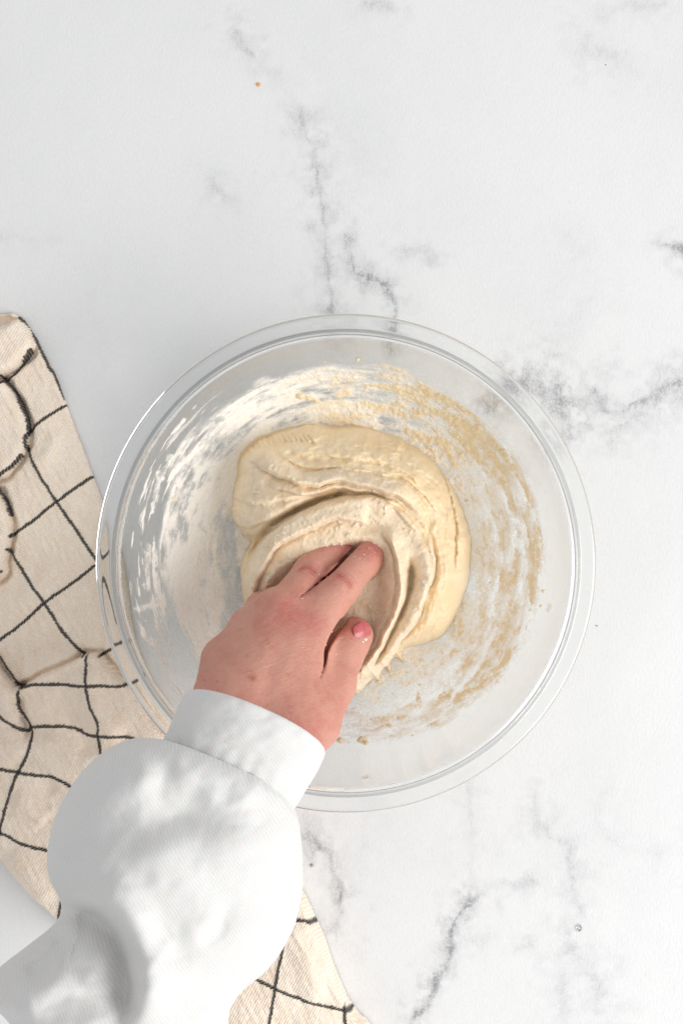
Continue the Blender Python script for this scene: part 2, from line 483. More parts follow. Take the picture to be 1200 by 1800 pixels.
    # small crumbs of dough stuck to the glass
    rs = np.random.RandomState(5)
    tt = []
    spots = [(528,694,9),(543,700,5),(560,706,4),(598,1301,6),(636,1300,8),(642,1306,5),(683,1275,5),(700,1262,4),(628,632,4),(668,640,3),(888,800,5),(884,792,6),(892,810,4),(735,1228,4),(790,1222,5),(306,876,5),(715,1182,3),(740,1160,4),(955,1040,4),(950,1065,3),(820,880,4)]
    for _ in range(70):
        a_ = math.radians(rs.uniform(-80, 110)); q = rs.uniform(240, 345)
        spots.append((600+q*math.cos(a_), 975-q*math.sin(a_), rs.uniform(1.0, 2.8)))
    VV = []; FF = []; off = 0
    import bmesh as bmm
    bm0 = bmm.new(); bmm.ops.create_icosphere(bm0, subdivisions=2, radius=1)
    iv = np.array([v.co[:] for v in bm0.verts]); ifc = np.array([[v.index for v in f.verts] for f in bm0.faces]); bm0.free()
    for (x_, y_, r_) in spots:
        j_ = np.argmin((px-x_)**2+(py-y_)**2); q = (wxx.ravel()[j_]-BX, wyy.ravel()[j_]-BY, ZZ.ravel()[j_])
        rad = r_/3100
        dv = iv*(1+.45*fbm(iv[:, 0]*1.3+x_, iv[:, 1]*1.3+y_, iv[:, 2]*1.3, 2)[:, None])
        VV.append(dv*[rad, rad*.8, rad*.55]+[q[0], q[1], q[2]+rad*.25]); FF.append(ifc+off); off += len(iv)
    m3, nt, b = new_mat('sticky_dough_crumb'); b.inputs['Base Color'].default_value = (.82, .68, .44, 1); b.inputs['Roughness'].default_value = .5
    o3 = mesh_obj('stuck_crumbs', np.vstack(VV), np.vstack(FF), m3, o_root)
    tag(o3, 'small lumps of dough stuck to the glass', kind='stuff')
build_bowl()

# ================================================================ DOUGH
def build_dough():
    out = [(402,888),(403,862),(411,832),(417,800),(432,780),(452,766),(478,755),(508,746),(540,738),(565,741),(600,743),(640,748),(680,757),(718,771),(752,793),
           (778,822),(798,850),(815,885),(828,920),(834,955),(832,1000),(826,1035),(815,1068),(800,1098),(782,1122),(755,1136),(718,1145),(712,1152),(710,1150),(713,1172),(701,1162),(692,1170),(688,1202),(680,1186),(672,1190),(668,1212),(658,1202),(650,1210),(638,1220),(626,1230),(615,1226),
           (590,1200),(540,1180),(480,1150),(435,1110),(424,1080),(420,1040),(416,1000),(424,975),(437,955),(424,945),(408,925),(401,905)]
    poly = spline(out, True, 8)
    th = np.arange(len(poly)); poly = poly+np.stack([vnoise(th/3., th*0+.5, 0, 3)*1.6+vnoise(th/11., th*0, 0, 8)*2.5, vnoise(th/3., th*0+9.5, 0, 4)*1.6+vnoise(th/11., th*0+5, 0, 9)*2.5], 1)
    X, Y, D, F = sheet(poly, 1.25)
    ZR = .045
    wx = X+3.5*fbm(X/22, Y/22, 0, 3, 11); wy = Y+3.5*fbm(X/22, Y/22, 4, 3, 12)
    wx2 = X+1.5*fbm(X/9, Y/9, 0, 2, 13)+7*fbm(X/42, Y/42, 2, 2, 15); wy2 = Y+1.5*fbm(X/9, Y/9, 4, 2, 14)+7*fbm(X/42, Y/42, 6, 2, 16)
    gn1 = 2*fbm(X/12, Y/12, 0, 2, 51); gn2 = 2*fbm(X/12, Y/12, 7, 2, 52)
    h = 3.9*round_prof(D, 70)+1.0*round_prof(D, 180)
    floury = np.zeros_like(X)
    def layer(pts, T, wdt, fl=None, warp=1, soft=10):
        nonlocal h, floury
        p = spline(pts, True, 6)
        d = sdist(wx if warp else wx2, wy if warp else wy2, p)
        h = h+T*round_prof(d, wdt)*sstep(0, 26, D)
        if fl is not None: floury[:] = np.where(d > 0, np.maximum(floury*(1-sstep(0, 8, d)), fl*sstep(-2, soft, d+10*fbm(X/16, Y/16, 3, 3, 7))), floury)
        return d
    def ridge(pts, hh, wd, fl=None, prof=2.0, endfade=.12):
        nonlocal h, floury
        d, t, sg, _ = dist_line(wx2, wy2, spline(pts, n=5), arc=True, far=wd*3)
        f = sstep(0, endfade, t)*sstep(1, 1-endfade, t)
        h = h+hh*np.exp(-(d/wd)**prof)*f
        if fl is not None: floury[:] = np.maximum(floury, fl*np.exp(-(d/(wd*1.1))**4)*f)
    def groove(pts, dp, wd, asym=0.0, wob=1.0, endfade=.2):
        nonlocal h
        d, t, sg, _ = dist_line(X+wob*gn1, Y+wob*gn2, spline(pts, n=5), arc=True, far=wd*5)
        f = sstep(0, endfade, t)*sstep(1, 1-endfade, t)
        ww = wd*(1+asym*sg)
        h = h-dp*np.exp(-(d/ww)**1.5)*f
    # --- body behind: wide shallow swells and drag marks
    cx, cy_ = 610, 1000
    rr = np.hypot(X-cx, Y-cy_); an = np.arctan2(Y-cy_, X-cx)
    sw = fbm(np.cos(an)*2.6, np.sin(an)*2.6, rr/15, 4, 60)
    sw2 = fbm(np.cos(an)*6, np.sin(an)*6, rr/7, 3, 65)
    lump = fbm(X/26, Y/26, 0, 4, 70)
    def fold(pts, hh, ws, wg, fl=None, fade=.12, endfade=.12):
        """a lip: sheer on the right of its run, easing off on the left"""
        nonlocal h, floury
        d, t, sg, _ = dist_line(wx2, wy2, spline(pts, n=5), arc=True, far=wg*2.6)
        f = sstep(0, fade, t)*sstep(1, 1-endfade, t)
        prof = np.where(sg > 0, np.sqrt(np.clip(1-(d/ws)**2, 0, 1)), np.exp(-(d/wg)**1.6))
        h = h+hh*prof*f-.30*hh*np.exp(-((d-ws*1.1)/(ws*.7))**2)*f*(sg > 0)
        if fl is not None: floury[:] = np.maximum(floury, fl*np.where(sg > 0, np.exp(-(d/(ws*1.4))**4), np.exp(-(d/wg)**2))*f)
    # --- top-left lobe, pulled over
    layer([(398,900),(400,850),(415,805),(436,784),(470,790),(505,812),(540,830),(600,824),(660,830),(705,846),(735,870),(752,905),(742,935),(715,925),(690,893),(650,868),(600,868),(560,884),(505,912),(450,945),(405,930)], .45, 17, 1.0, 1, 42)
    fold([(770,906),(748,872),(702,840),(642,824),(572,822),(522,812),(482,792)][::-1], .26, 5, 26, .2)
    fold([(428,800),(468,822),(510,843),(560,850),(612,848),(662,858),(706,878),(742,908)], .85, 6, 27, .9, .14, .2)
    fold([(470,850),(520,866),(566,864),(615,860),(668,868),(716,896)], .40, 4, 18, .9)
    groove([(500,792),(530,808),(566,812)], .35, 6)
    fold([(560,790),(600,796),(650,806),(700,824),(744,856)], .22, 6, 22)
    fold([(470,770),(520,768),(580,770),(640,778)], .14, 8, 24)
    # front lobe on the left: stacked rolls that run into the deep crease
    fold([(404,868),(440,884),(490,880),(545,862)], .26, 6, 22, 1)
    fold([(404,902),(430,920),(468,912),(512,892),(556,872)], .42, 5, 20, 1)
    fold([(416,930),(445,940),(480,922),(520,900)], .26, 4, 12, 1)
    groove([(616,866),(575,875),(535,889),(500,908),(470,930),(445,960),(430,985)], 1.35, 6, 0, .6, .12)
    # --- flap in front, round the hand
    layer([(425,1090),(422,1040),(436,985),(462,942),(500,912),(545,890),(595,872),(645,870),(688,886),(718,908),(738,938),(752,975),(756,1015),(742,1060),(722,1098),(704,1130),(690,1165),(664,1200),(626,1230),(560,1205),(480,1155)], .75, 15, 1.0)
    fold([(702,894),(662,876),(620,874),(572,884),(532,902),(494,926),(458,958),(432,1005),(424,1050)], .42, 5, 26, 1, .1, .1)
    fold([(434,1090),(450,1022),(480,970),(528,936),(574,918),(612,911),(646,914)], .62, 6, 20, 1, .1, .06)
    # pocket pressed by the fingers
    pk = spline([(548,972),(590,955),(625,948),(664,952),(686,978),(690,1020),(688,1075),(672,1115),(650,1150),(610,1190),(540,1175),(470,1110),(470,1040),(500,995)], True, 6)
    dp = sdist(wx, wy, pk)
    h = h-1.15*sstep(-6, 20+14*sstep(600, 680, X), dp)
    dk = np.exp(-(((X-650)/26)**2+((Y-926)/10)**2)); h = h-.35*dk
    # right strips
    fold([(668,922),(690,958),(701,1000),(701,1035),(690,1078),(668,1126),(640,1178)], .75, 5, 15, 1)
    fold([(622,1230),(640,1214),(676,1172),(704,1128),(724,1088),(746,1045),(758,1000),(752,955),(738,915)], .80, 6, 20, 1, .05, .25)
    groove([(716,965),(722,1010),(716,1045),(704,1075),(688,1110),(668,1150),(645,1185)], 1.2, 6, 0, .5)
    groove([(718,990),(716,1015),(710,1045)], .3, 8)
    # lower-left under-roll
    ridge([(424,1060),(420,1010),(430,975),(446,955)], .45, 7)
    # cracks and creases of the wet body
    fold([(730,900),(765,950),(775,1010),(762,1070),(735,1110)], .15, 8, 30)
    groove([(752,800),(776,826),(790,862),(800,910),(801,965),(798,1015)], .50, 3.0, 0, 1.6)
    groove([(756,1030),(768,1065),(764,1090)], .16, 5, 0, 1.6)
    groove([(640,795),(665,815),(690,820)], .15, 5, 0, 1.6)
    groove([(620,760),(650,768),(690,775)], .1, 5, 0, 1.6)
    for i in range(13):                               # pinched wrinkles on the top left shoulder
        a = i/12.; x0 = 428+a*110; y0 = 800-a*18-10*math.sin(a*3)
        groove([(x0-2, y0-28+8*a), (x0+5, y0-12), (x0+13, y0+2)], .30, 2.8, 0, .8, .3)
    wet = 1-np.clip(floury, 0, 1)
    rg = 1-np.abs(fbm(np.cos(an)*2.2, np.sin(an)*2.2, rr/12+2.2*fbm(X/45, Y/45, 0, 3, 68), 2, 62, .5))*2.0
    h = h+(.03+.055*wet)*rg*sstep(1, 12, D)
    h = h+.11*fbm(X/17, Y/13, 2, 3, 87)*sstep(560, 470, X)*sstep(930, 880, Y)*sstep(0, 14, D)
    bmp = fbm(X/9, Y/9, 0, 4, 83, .65)
    h = h+(.025+.03*wet)*bmp*sstep(3, 16, D)
    h = h+wet*(.16*sw+.07*sw2+.13*lump)*sstep(1, 16, D)
    bub = fbm(X/6.5, Y/6.5, 0, 3, 81)
    h = h+wet*.03*bub*sstep(4, 20, D)
    h = h+(1-wet)*(.05*fbm(X/14, Y/14, 3, 3, 90)+.02*fbm(X/4, Y/4, 3, 2, 95))
    # flecks of dried flour dough on the lips
    fl = sstep(.30, .62, fbm(X/5, Y/5, 9, 3, 99))*sstep(.0, .4, fbm(X/30, Y/30, 9, 2, 101))
    h = h+(1-wet)*.13*fl
    px_, py_, _ = P(X, Y, ZR)
    bz = bowl_z(np.hypot(px_-BX, py_-BY))
    z = np.maximum(.007+h/100, 0)
    z = np.maximum(z, bz+.0006)
    z = np.where(D <= .01, bz+.0004, z)
    V = np.stack([px_, py_, z], 1)
    m, nt, b = new_mat('raw_bread_dough')
    oc = obj_coord(nt)
    f = attr(nt, 'floury'); fk = attr(nt, 'fleck')
    g = noise(nt, oc, 260, 5, .65)
    ff = rng_n(nt, math_n(nt, 'ADD', f, math_n(nt, 'MULTIPLY', math_n(nt, 'SUBTRACT', g, .5), .7)), .15, .85)
    g3 = noise(nt, oc, 60, 4, .6)
    wetc = mixc(nt, rng_n(nt, g3, .35, .68), (.92, .75, .51), (.87, .67, .415))
    flc = mixc(nt, rng_n(nt, noise(nt, oc, 140, 4, .6), .38, .66), (.87, .725, .535), (.79, .63, .44))
    c = mixc(nt, ff, wetc, flc)
    dust = rng_n(nt, noise(nt, oc, 1500, 3, .7), .56, .72, 0, .45)
    c = mixc(nt, math_n(nt, 'MULTIPLY', dust, ff), c, (.84, .80, .72))
    c = mixc(nt, math_n(nt, 'MULTIPLY', fk, .8), c, (.86, .80, .68))
    nt.links.new(c, b.inputs['Base Color'])
    r = nt.nodes.new('ShaderNodeMapRange'); nt.links.new(ff, r.inputs[0]); r.inputs[3].default_value = .42; r.inputs[4].default_value = .72
    nt.links.new(r.outputs[0], b.inputs['Roughness'])
    b.inputs['Subsurface Weight'].default_value = .4
    b.inputs['Subsurface Radius'].default_value = (1.0, .65, .3); b.inputs['Subsurface Scale'].default_value = .002
    hh = math_n(nt, 'ADD', g, math_n(nt, 'MULTIPLY', noise(nt, oc, 900, 4, .7), .35))
    bump(nt, b, hh, .35, .0010)
    o = mesh_obj('bread_dough', V, F, m, attrs={'floury': floury, 'fleck': fl*(1-wet)})
    tag(o, 'sticky folded lump of pale bread dough in the glass bowl', 'dough')
build_dough()

# ================================================================ HAND (implicit surface)
def surface_nets(Fv, org, h):
    nx, ny, nz = Fv.shape
    s = Fv < 0
    c = [(i, j, k) for i in (0, 1) for j in (0, 1) for k in (0, 1)]
    def sub(A, o): return A[o[0]:nx-1+o[0], o[1]:ny-1+o[1], o[2]:nz-1+o[2]]
    cnt = sum(sub(s, o).astype(np.int8) for o in c)
    mask = (cnt > 0) & (cnt < 8)
    I = np.argwhere(mask); idx = np.full(mask.shape, -1, np.int64); idx[mask] = np.arange(len(I))
    acc = np.zeros((len(I), 3)); n = np.zeros(len(I))
    for a in c:
        for ax in range(3):
            if a[ax]: continue
            b = list(a); b[ax] = 1
            va = Fv[I[:, 0]+a[0], I[:, 1]+a[1], I[:, 2]+a[2]]; vb = Fv[I[:, 0]+b[0], I[:, 1]+b[1], I[:, 2]+b[2]]
            m = (va < 0) != (vb < 0); t = np.where(m, va/(va-vb+1e-20), 0)
            p = np.array(a, float)[None]+np.zeros((len(I), 3)); p[:, ax] += t
            acc[m] += p[m]; n[m] += 1
    V = (I+acc/n[:, None])*h+org
    quads = []
    for ax in range(3):
        o1, o2 = [(1, 2), (2, 0), (0, 1)][ax]
        sl0 = [slice(None)]*3; sl1 = [slice(None)]*3
        sl0[ax] = slice(0, -1); sl1[ax] = slice(1, None)
        ch = s[tuple(sl0)] != s[tuple(sl1)]
        E = np.argwhere(ch)
        E = E[(E[:, o1] > 0) & (E[:, o2] > 0) & (E[:, o1] < Fv.shape[o1]-1) & (E[:, o2] < Fv.shape[o2]-1)]
        def g(d1, d2):
            q = E.copy(); q[:, o1] -= d1; q[:, o2] -= d2; return idx[q[:, 0], q[:, 1], q[:, 2]]
        Q = np.stack([g(1, 1), g(0, 1), g(0, 0), g(1, 0)], 1)
        fl = s[E[:, 0], E[:, 1], E[:, 2]]
        Q = np.where(fl[:, None], Q, Q[:, ::-1]); quads.append(Q)
    return V, np.vstack(quads)

def smin(a, b, k):
    h = np.clip(.5+.5*(b-a)/k, 0, 1); return b*(1-h)+a*h-k*h*(1-h)

SK = {}
def build_hand():
    def J(px, py, zc): x, y, z = P(px, py, zc/100.); return np.array([x, y, z])*100
    # all in cm
    wr1, wr2 = J(401, 1280, 12.7), J(487, 1316, 12.7)
    fa1, fa2 = J(355, 1375, 13.2), J(425, 1410, 13.2)
    mi, mm, mr, mp = J(548, 1095, 7.9), J(491, 1083, 8.1), J(446, 1110, 7.6), J(404, 1165, 7.3)
    prims = [('palm', wr1, mi, 1.95, 1.35), ('palm', wr1, mm, 2.0, 1.45), ('palm', wr1, mr, 2.0, 1.45), ('palm', wr1, mp, 2.1, 1.6),
             ('palm', wr2, mi, 1.9, 1.3), ('palm', wr2, mm, 1.9, 1.3),
             ('palm', wr1, fa1, 1.95, 1.6), ('palm', wr2, fa2, 1.9, 1.6)]
    tmc = J(540, 1268, 10.6); tmp_ = J(583, 1205, 8.3)
    lo = np.array([-9.8, -16.8, 2.2]); hi = np.array([3.4, -.2, 17.0]); hs = .085
    n = np.ceil((hi-lo)/hs).astype(int)
    gx, gy, gz = np.meshgrid(*(lo[i]+np.arange(n[i])*hs for i in range(3)), indexing='ij', sparse=True)
    def cone(a, b, ra, rb, fz=1.0):
        d = b-a; L2 = d@d
        t = np.clip(((gx-a[0])*d[0]+(gy-a[1])*d[1]+(gz-a[2])*d[2])/L2, 0, 1).astype(np.float32)
        return (np.sqrt((gx-a[0]-t*d[0])**2+(gy-a[1]-t*d[1])**2+((gz-a[2]-t*d[2])*fz)**2)-(ra+(rb-ra)*t)).astype(np.float32)
    def chain(pts, rad, k=.35):
        F = None
        for a, b, ra, rb in zip(pts[:-1], pts[1:], rad[:-1], rad[1:]):
            f = cone(a, b, ra, rb); F = f if F is None else smin(F, f, k)
        return F
    palm = None
    for _, a, b, ra, rb in prims:
        f = cone(a, b, ra, rb, 1.12); palm = f if palm is None else smin(palm, f, .9)
    # thenar
    palm = smin(palm, chain([wr2, tmc, tmp_], [1.8, 1.7, 1.25]), 1.0)
    palm = smin(palm, cone(J(500,1200,8.6), J(560, 1170, 7.6), 1.3, 1.0), .9)
    idx_ = [mi, J(601, 1027, 6.95), J(638, 986, 5.9), J(663, 953, 4.85)]
    mid_ = [mm, J(547, 1006, 6.35), J(590, 966, 5.2), J(615, 937, 4.4)]
    rin_ = [mr, J(462, 1070, 6.0), J(480, 1062, 4.7), J(500, 1075, 4.2)]
    pin_ = [mp, J(415, 1135, 6.0), J(440, 1130, 4.9), J(462, 1140, 4.5)]
    thu_ = [tmp_, J(600, 1150, 7.0), J(617, 1124, 6.35), J(624, 1115, 6.2)]
    fi = chain(idx_, [1.30, 1.05, .95, .86]); fm = chain(mid_, [1.15, .97, .90, .82])
    fr = chain(rin_, [1.1, .95, .85, .8]); fp = chain(pin_, [1.0, .82, .75, .68]); ft = chain(thu_, [1.22, 1.14, 1.05, .95], .5)
    pi_ = smin(palm, fi, .42); pm_ = smin(palm, fm, .42); pr_ = smin(palm, fr, .5); pp_ = smin(palm, fp, .5)
    pt_ = smin(palm, ft, .45)
    F = smin(pi_, pm_, .03); F = smin(F, pr_, .07); F = smin(F, pp_, .07); F = smin(F, pt_, .07)
    # knuckle pads and soft unevenness
    F = smin(F, cone(J(601, 1027, 7.42), J(597, 1031, 7.44), .62, .62), .5)
    F = smin(F, cone(J(547, 1006, 6.8), J(543, 1010, 6.8), .55, .55), .4)
    def blade(pts, zc, r0, r1, z0, z1, k=.18):
        nonlocal F
        w_ = np.array([J(a, b, zc)[:2] for a, b in spline(pts, n=4)])
        gx2, gy2 = np.meshgrid(lo[0]+np.arange(n[0])*hs, lo[1]+np.arange(n[1])*hs, indexing='ij')
        d, t, _, _ = dist_line(gx2, gy2, w_, arc=True, far=1.2)
        bl = (d-(r0+(r1-r0)*t))[:, :, None]
        bl = np.maximum(bl, (z0+(z1-z0)*t)[:, :, None]-gz).astype(np.float32)
        F = -smin(-F, bl, k)
    blade([(563,1184),(571,1162),(574,1140),(586,1117),(602,1096)], 8.2, .0, .26, 8.75, 5.0)
    blade([(528,1048),(552,1030),(582,1006),(606,982),(632,954)], 7.0, .02, .10, 7.1, 4.6, .12)
    F = smin(F, cone(J(545, 1092, 8.75), J(538, 1102, 8.9), .50, .45), .45)
    F = smin(F, cone(J(493, 1080, 8.95), J(487, 1090, 9.05), .50, .45), .45)
    V, Q = surface_nets(F, lo, hs)
    # to finer mesh by subdivision
    o = mesh_obj('skin_tmp', V/100, Q, None)
    md = o.modifiers.new('s', 'SMOOTH'); md.factor = .5; md.iterations = 5
    md = o.modifiers.new('d', 'SUBSURF'); md.levels = 1; md.render_levels = 1
    dg = bpy.context.evaluated_depsgraph_get(); me = bpy.data.meshes.new_from_object(o.evaluated_get(dg))
    bpy.data.objects.remove(o)
    n = len(me.vertices); co = np.empty(n*3, np.float32); me.vertices.foreach_get('co', co); co = co.reshape(-1, 3).astype(float)
    nr = np.empty(n*3, np.float32); me.vertices.foreach_get('normal', nr); nr = nr.reshape(-1, 3).astype(float)
    k = K0*H/(H-co[:, 2]); px = 600+co[:, 0]*k; py = 900-co[:, 1]*k
    up = sstep(-.1, .5, nr[:, 2])
    hx = px+1.2*fbm(px/9, py/9, 0, 2, 5); hy = py+1.2*fbm(px/9, py/9, 3, 2, 6)
    def crease(pts, dp, wd, endfade=.25):
        d, t, _, _ = dist_line(hx, hy, spline(pts, n=5), arc=True, far=wd*4)
        return -dp*np.exp(-(d/wd)**2)*sstep(0, endfade, t)*sstep(1, 1-endfade, t)*up
    C = 0
    # joints of index and middle
    for off, dp in ((-10, .00035), (-4, .0008), (1, .0010), (6, .0006), (12, .00035)):
        ux, uy = .66*off, -.75*off
        C = C+crease([(580+ux, 1006+uy), (592+ux, 1009+uy), (606+ux, 1017+uy), (617+ux, 1030+uy), (622+ux, 1042+uy)], dp*1.2, 2.5)
        C = C+crease([(520+ux, 1000+uy), (532+ux, 996+uy), (545+ux, 1000+uy), (560+ux, 1012+uy)], dp*1.1, 2.4)
    for off in (-3, 3):
        C = C+crease([(622+off*.6, 960-off*.7), (636+off*.6, 964-off*.7), (646+off*.6, 976-off*.7)], .00016, 1.6)
        C = C+crease([(590, 1122+off*1.5), (602, 1118+off*1.5), (618, 1124+off*1.5), (630, 1134+off*1.5)], .0002, 1.6)
    # web creases beside the index knuckle
    for q in range(5):
        C = C+crease([(572-q*3, 1142+q*2), (564-q*3, 1128+q), (553-q*4, 1118+q)], .00022, 1.4)
    # fine diagonal wrinkles over the back of the hand
    u = (px-450)*.35+(py-1150)*.94; v = (px-450)*.94-(py-1150)*.35
    wr = fbm(u/3.6, v/26, 0, 3, 33)
    on = np.exp(-(((px-455)/95)**2+((py-1130)/60)**2))
    C = C+.00013*wr*(.25+on)*up
    C = C+.00035*fbm(px/30, py/30, co[:, 2]*40, 3, 44)*sstep(1000, 1120, py)+.00005*fbm(u/2.6, v/9, 5, 2, 36)*up
    # tendons faintly raised
    for a, b_ in (((528, 1100), (470, 1250)), ((485, 1090), (440, 1240))):
        d = dist_line(px, py, np.array([a, b_])); C = C+.0003*np.exp(-(d/12)**2)*up*sstep(1090, 1130, py)*sstep(1260, 1200, py)
    CR = np.clip(-C/.0011, 0, 1); co = co+nr*C[:, None]*1.0
    me.vertices.foreach_set('co', co.astype(np.float32).ravel()); me.update()
    # colour of the skin itself: blushed knuckles, fingertips, side of the palm
    red = np.zeros(n)
    for (x, y, s_, v_) in ((505,1080,38,.75),(545,1090,30,.6),(590,1010,22,.5),(540,1003,20,.4),(655,960,30,.85),(606,945,26,1.0),(625,1105,26,.55),(545,1290,60,.45),(590,1230,45,.35),(470,1100,30,.4),(350,1180,50,.35)):
        red = np.maximum(red, v_*np.exp(-((px-x)**2+(py-y)**2)/s_**2))
    red = np.maximum(red, CR*.95)+.25*fbm(px/24, py/24, 0, 4, 61)
    spot = np.zeros(n)
    for (x, y, s_, v_) in ((444,1193,5,.95),(438,1190,4,.6),(360,1196,2.2,.7),(382,1198,2.2,.8),(434,1153,3,.5),(505,1185,3,.4),(508,1186,3,.4),(565,1232,3,.35),(410,1170,2,.35),(340,1208,3,.3)):
        spot = np.maximum(spot, v_*np.exp(-((px-x)**2+(py-y)**2)/s_**2))
    fp_ = np.zeros(n)
    d = np.hypot(px-665, py-948); fp_ = np.exp(-(d/26)**2)*.6
    for nm, a in (('blush', red), ('spot', spot), ('dusted', fp_)):
        at = me.attributes.new(nm, 'FLOAT', 'POINT'); at.data.foreach_set('value', a.astype(np.float32))
    m, nt, b = new_mat('skin')
    oc = obj_coord(nt)
    mott = noise(nt, oc, 170, 4, .65)
    rd = math_n(nt, 'ADD', attr(nt, 'blush'), math_n(nt, 'MULTIPLY', math_n(nt, 'SUBTRACT', mott, .5), .9), clamp=True)
    c = mixc(nt, rd, (.63, .31, .235), (.52, .15, .12))
    c = mixc(nt, rng_n(nt, noise(nt, oc, 480, 3, .6), .5, .8, 0, .35), c, (.70, .42, .33))
    c = mixc(nt, attr(nt, 'spot'), c, (.42, .15, .085))
    dn = rng_n(nt, noise(nt, oc, 1300, 3, .7), .52, .62)
    c = mixc(nt, math_n(nt, 'MULTIPLY', attr(nt, 'dusted'), dn), c, (.85, .80, .72))
    nt.links.new(c, b.inputs['Base Color'])
    b.inputs['Roughness'].default_value = .5; b.inputs['Specular IOR Level'].default_value = .45
    b.inputs['Subsurface Weight'].default_value = .45
    b.inputs['Subsurface Radius'].default_value = (1.0, .35, .18); b.inputs['Subsurface Scale'].default_value = .0035
    vo = nt.nodes.new('ShaderNodeTexVoronoi'); vo.inputs['Scale'].default_value = 1150
    nt.links.new(mapping(nt, oc, (1, 1.5, 1), (0, 0, .5)), vo.inputs['Vector'])
    hh = math_n(nt, 'ADD', math_n(nt, 'MULTIPLY', vo.outputs['Distance'], .6), noise(nt, mapping(nt, oc, (.55, 1.7, 1), (0, 0, .35)), 700, 4, .7))
    bump(nt, b, hh, .5, .0007)
    me.materials.clear(); me.materials.append(m)
    me.polygons.foreach_set('use_smooth', np.ones(len(me.polygons), bool))
    x, y, _ = P(330, 1600, .13)
    root = empty('person', (x, y, 0))
    ho = bpy.data.objects.new('hand', me); COL.objects.link(ho); reparent(ho, root)
    tag(root, 'left hand in a white sweatshirt sleeve pressing fingers into the dough', 'person')
    # ---- nails
    mn, nt, b = new_mat('pink_nail'); oc = obj_coord(nt)
    c = mixc(nt, rng_n(nt, noise(nt, oc, 300, 3), .35, .7), (.50, .10, .11), (.58, .16, .16))
    nt.links.new(c, b.inputs['Base Color']); b.inputs['Roughness'].default_value = .28
    b.inputs['Coat Weight'].default_value = .15
    b.inputs['Subsurface Weight'].default_value = .2; b.inputs['Subsurface Scale'].default_value = .002
    def nail(cpx, cpy, cz, ddir, up_, ln, wd, rad, label=None):
        c0 = np.array(P(cpx, cpy, cz)); f = np.array(ddir, float); f /= np.linalg.norm(f)
        u_ = np.array(up_, float); u_ -= f*(u_@f); u_ /= np.linalg.norm(u_); s_ = np.cross(f, u_)
        a = np.linspace(-1, 1, 25); A, B = np.meshgrid(a, a)
        # rounded-square outline
        sx = B*np.sqrt(1-.5*np.abs(A)**3.2*1.0); sy = A*np.sqrt(1-.38*np.abs(B)**2.4)
        ang = sx*wd/rad
        Pp = c0+f*(sy*ln)[..., None]+s_*(np.sin(ang)*rad)[..., None]+u_*((np.cos(ang)-1)*rad-.0009*sy**2)[..., None]
        top = Pp.reshape(-1, 3); bot = (Pp-u_*.0009).reshape(-1, 3)
        F1 = grid_faces(25, 25); F2 = F1[:, ::-1]+625
        e = [i for i in range(25)]+[25*j+24 for j in range(1, 25)]+[24*25+i for i in range(23, -1, -1)]+[25*j for j in range(23, 0, -1)]
        e = np.array(e); e2 = np.roll(e, -1)
        F3 = np.stack([e, e+625, e2+625, e2], 1)
        o = mesh_obj('fingernail', np.vstack([top, bot]), np.vstack([F1, F2, F3]), mn); reparent(o, root)
        import bmesh
        bm = bmesh.new(); bm.from_mesh(o.data); bmesh.ops.recalc_face_normals(bm, faces=bm.faces); bm.to_mesh(o.data); bm.free()
        if label: o['label'] = label
        return o
    nail(639, 1112, .0733, (.72, .42, -.55), (.60, -.02, .80), .0058, .0060, .0080, 'glossy pink thumbnail with a white chip of flour')
    nail(674, 946, .0560, (.75, .6, -.75), (.55, .35, .72), .0042, .0044, .0072)
    # scraps of dough clinging to the fingers
    import bmesh
    bm = bmesh.new(); bmesh.ops.create_icosphere(bm, subdivisions=2, radius=1)
    iv = np.array([q.co[:] for q in bm.verts]); ifc = np.array([[q.index for q in g.verts] for g in bm.faces]); bm.free()
    VV = []; FF = []; off = 0; rs = np.random.RandomState(11)
    spots = [(667,938,3.4),(674,946,2.8),(679,954,3.0),(660,936,2.4),(671,960,1.8),(626,936,2.6),(617,930,2.2),(606,932,1.8),(642,1124,3.6),(638,1128,2.4),(560,1010,1.3),(531,1052,1.4),(640,975,1.3),(590,1150,1.2),(645,1103,1.5),(575,1135,1.5),(586,1112,1.5),(655,945,1.6)]
    for _ in range(16): spots.append((rs.uniform(600, 680), rs.uniform(930, 990), rs.uniform(.6, 1.2)))
    for x_, y_, r_ in spots:
        sc_ = (px-x_)**2+(py-y_)**2+(nr[:, 2] < .05)*1e5-co[:, 2]*800
        j_ = np.argmin(sc_); q = co[j_]; rad = r_/3100
        dv = iv*(1+.5*fbm(iv[:, 0]*1.5+x_, iv[:, 1]*1.5+y_, iv[:, 2]*1.5, 2)[:, None])
        VV.append(dv*[rad, rad*.75, rad*.5]+q); FF.append(ifc+off); off += len(iv)
    md_, nt, b = new_mat('clinging_dough'); b.inputs['Base Color'].default_value = (.88, .80, .66, 1); b.inputs['Roughness'].default_value = .5
    ob = mesh_obj('dough_scraps', np.vstack(VV), np.vstack(FF), md_); reparent(ob, root)
    tag(ob, 'scraps of dough clinging to the fingertips and thumbnail', kind='stuff')
    SK['root'] = root
build_hand()

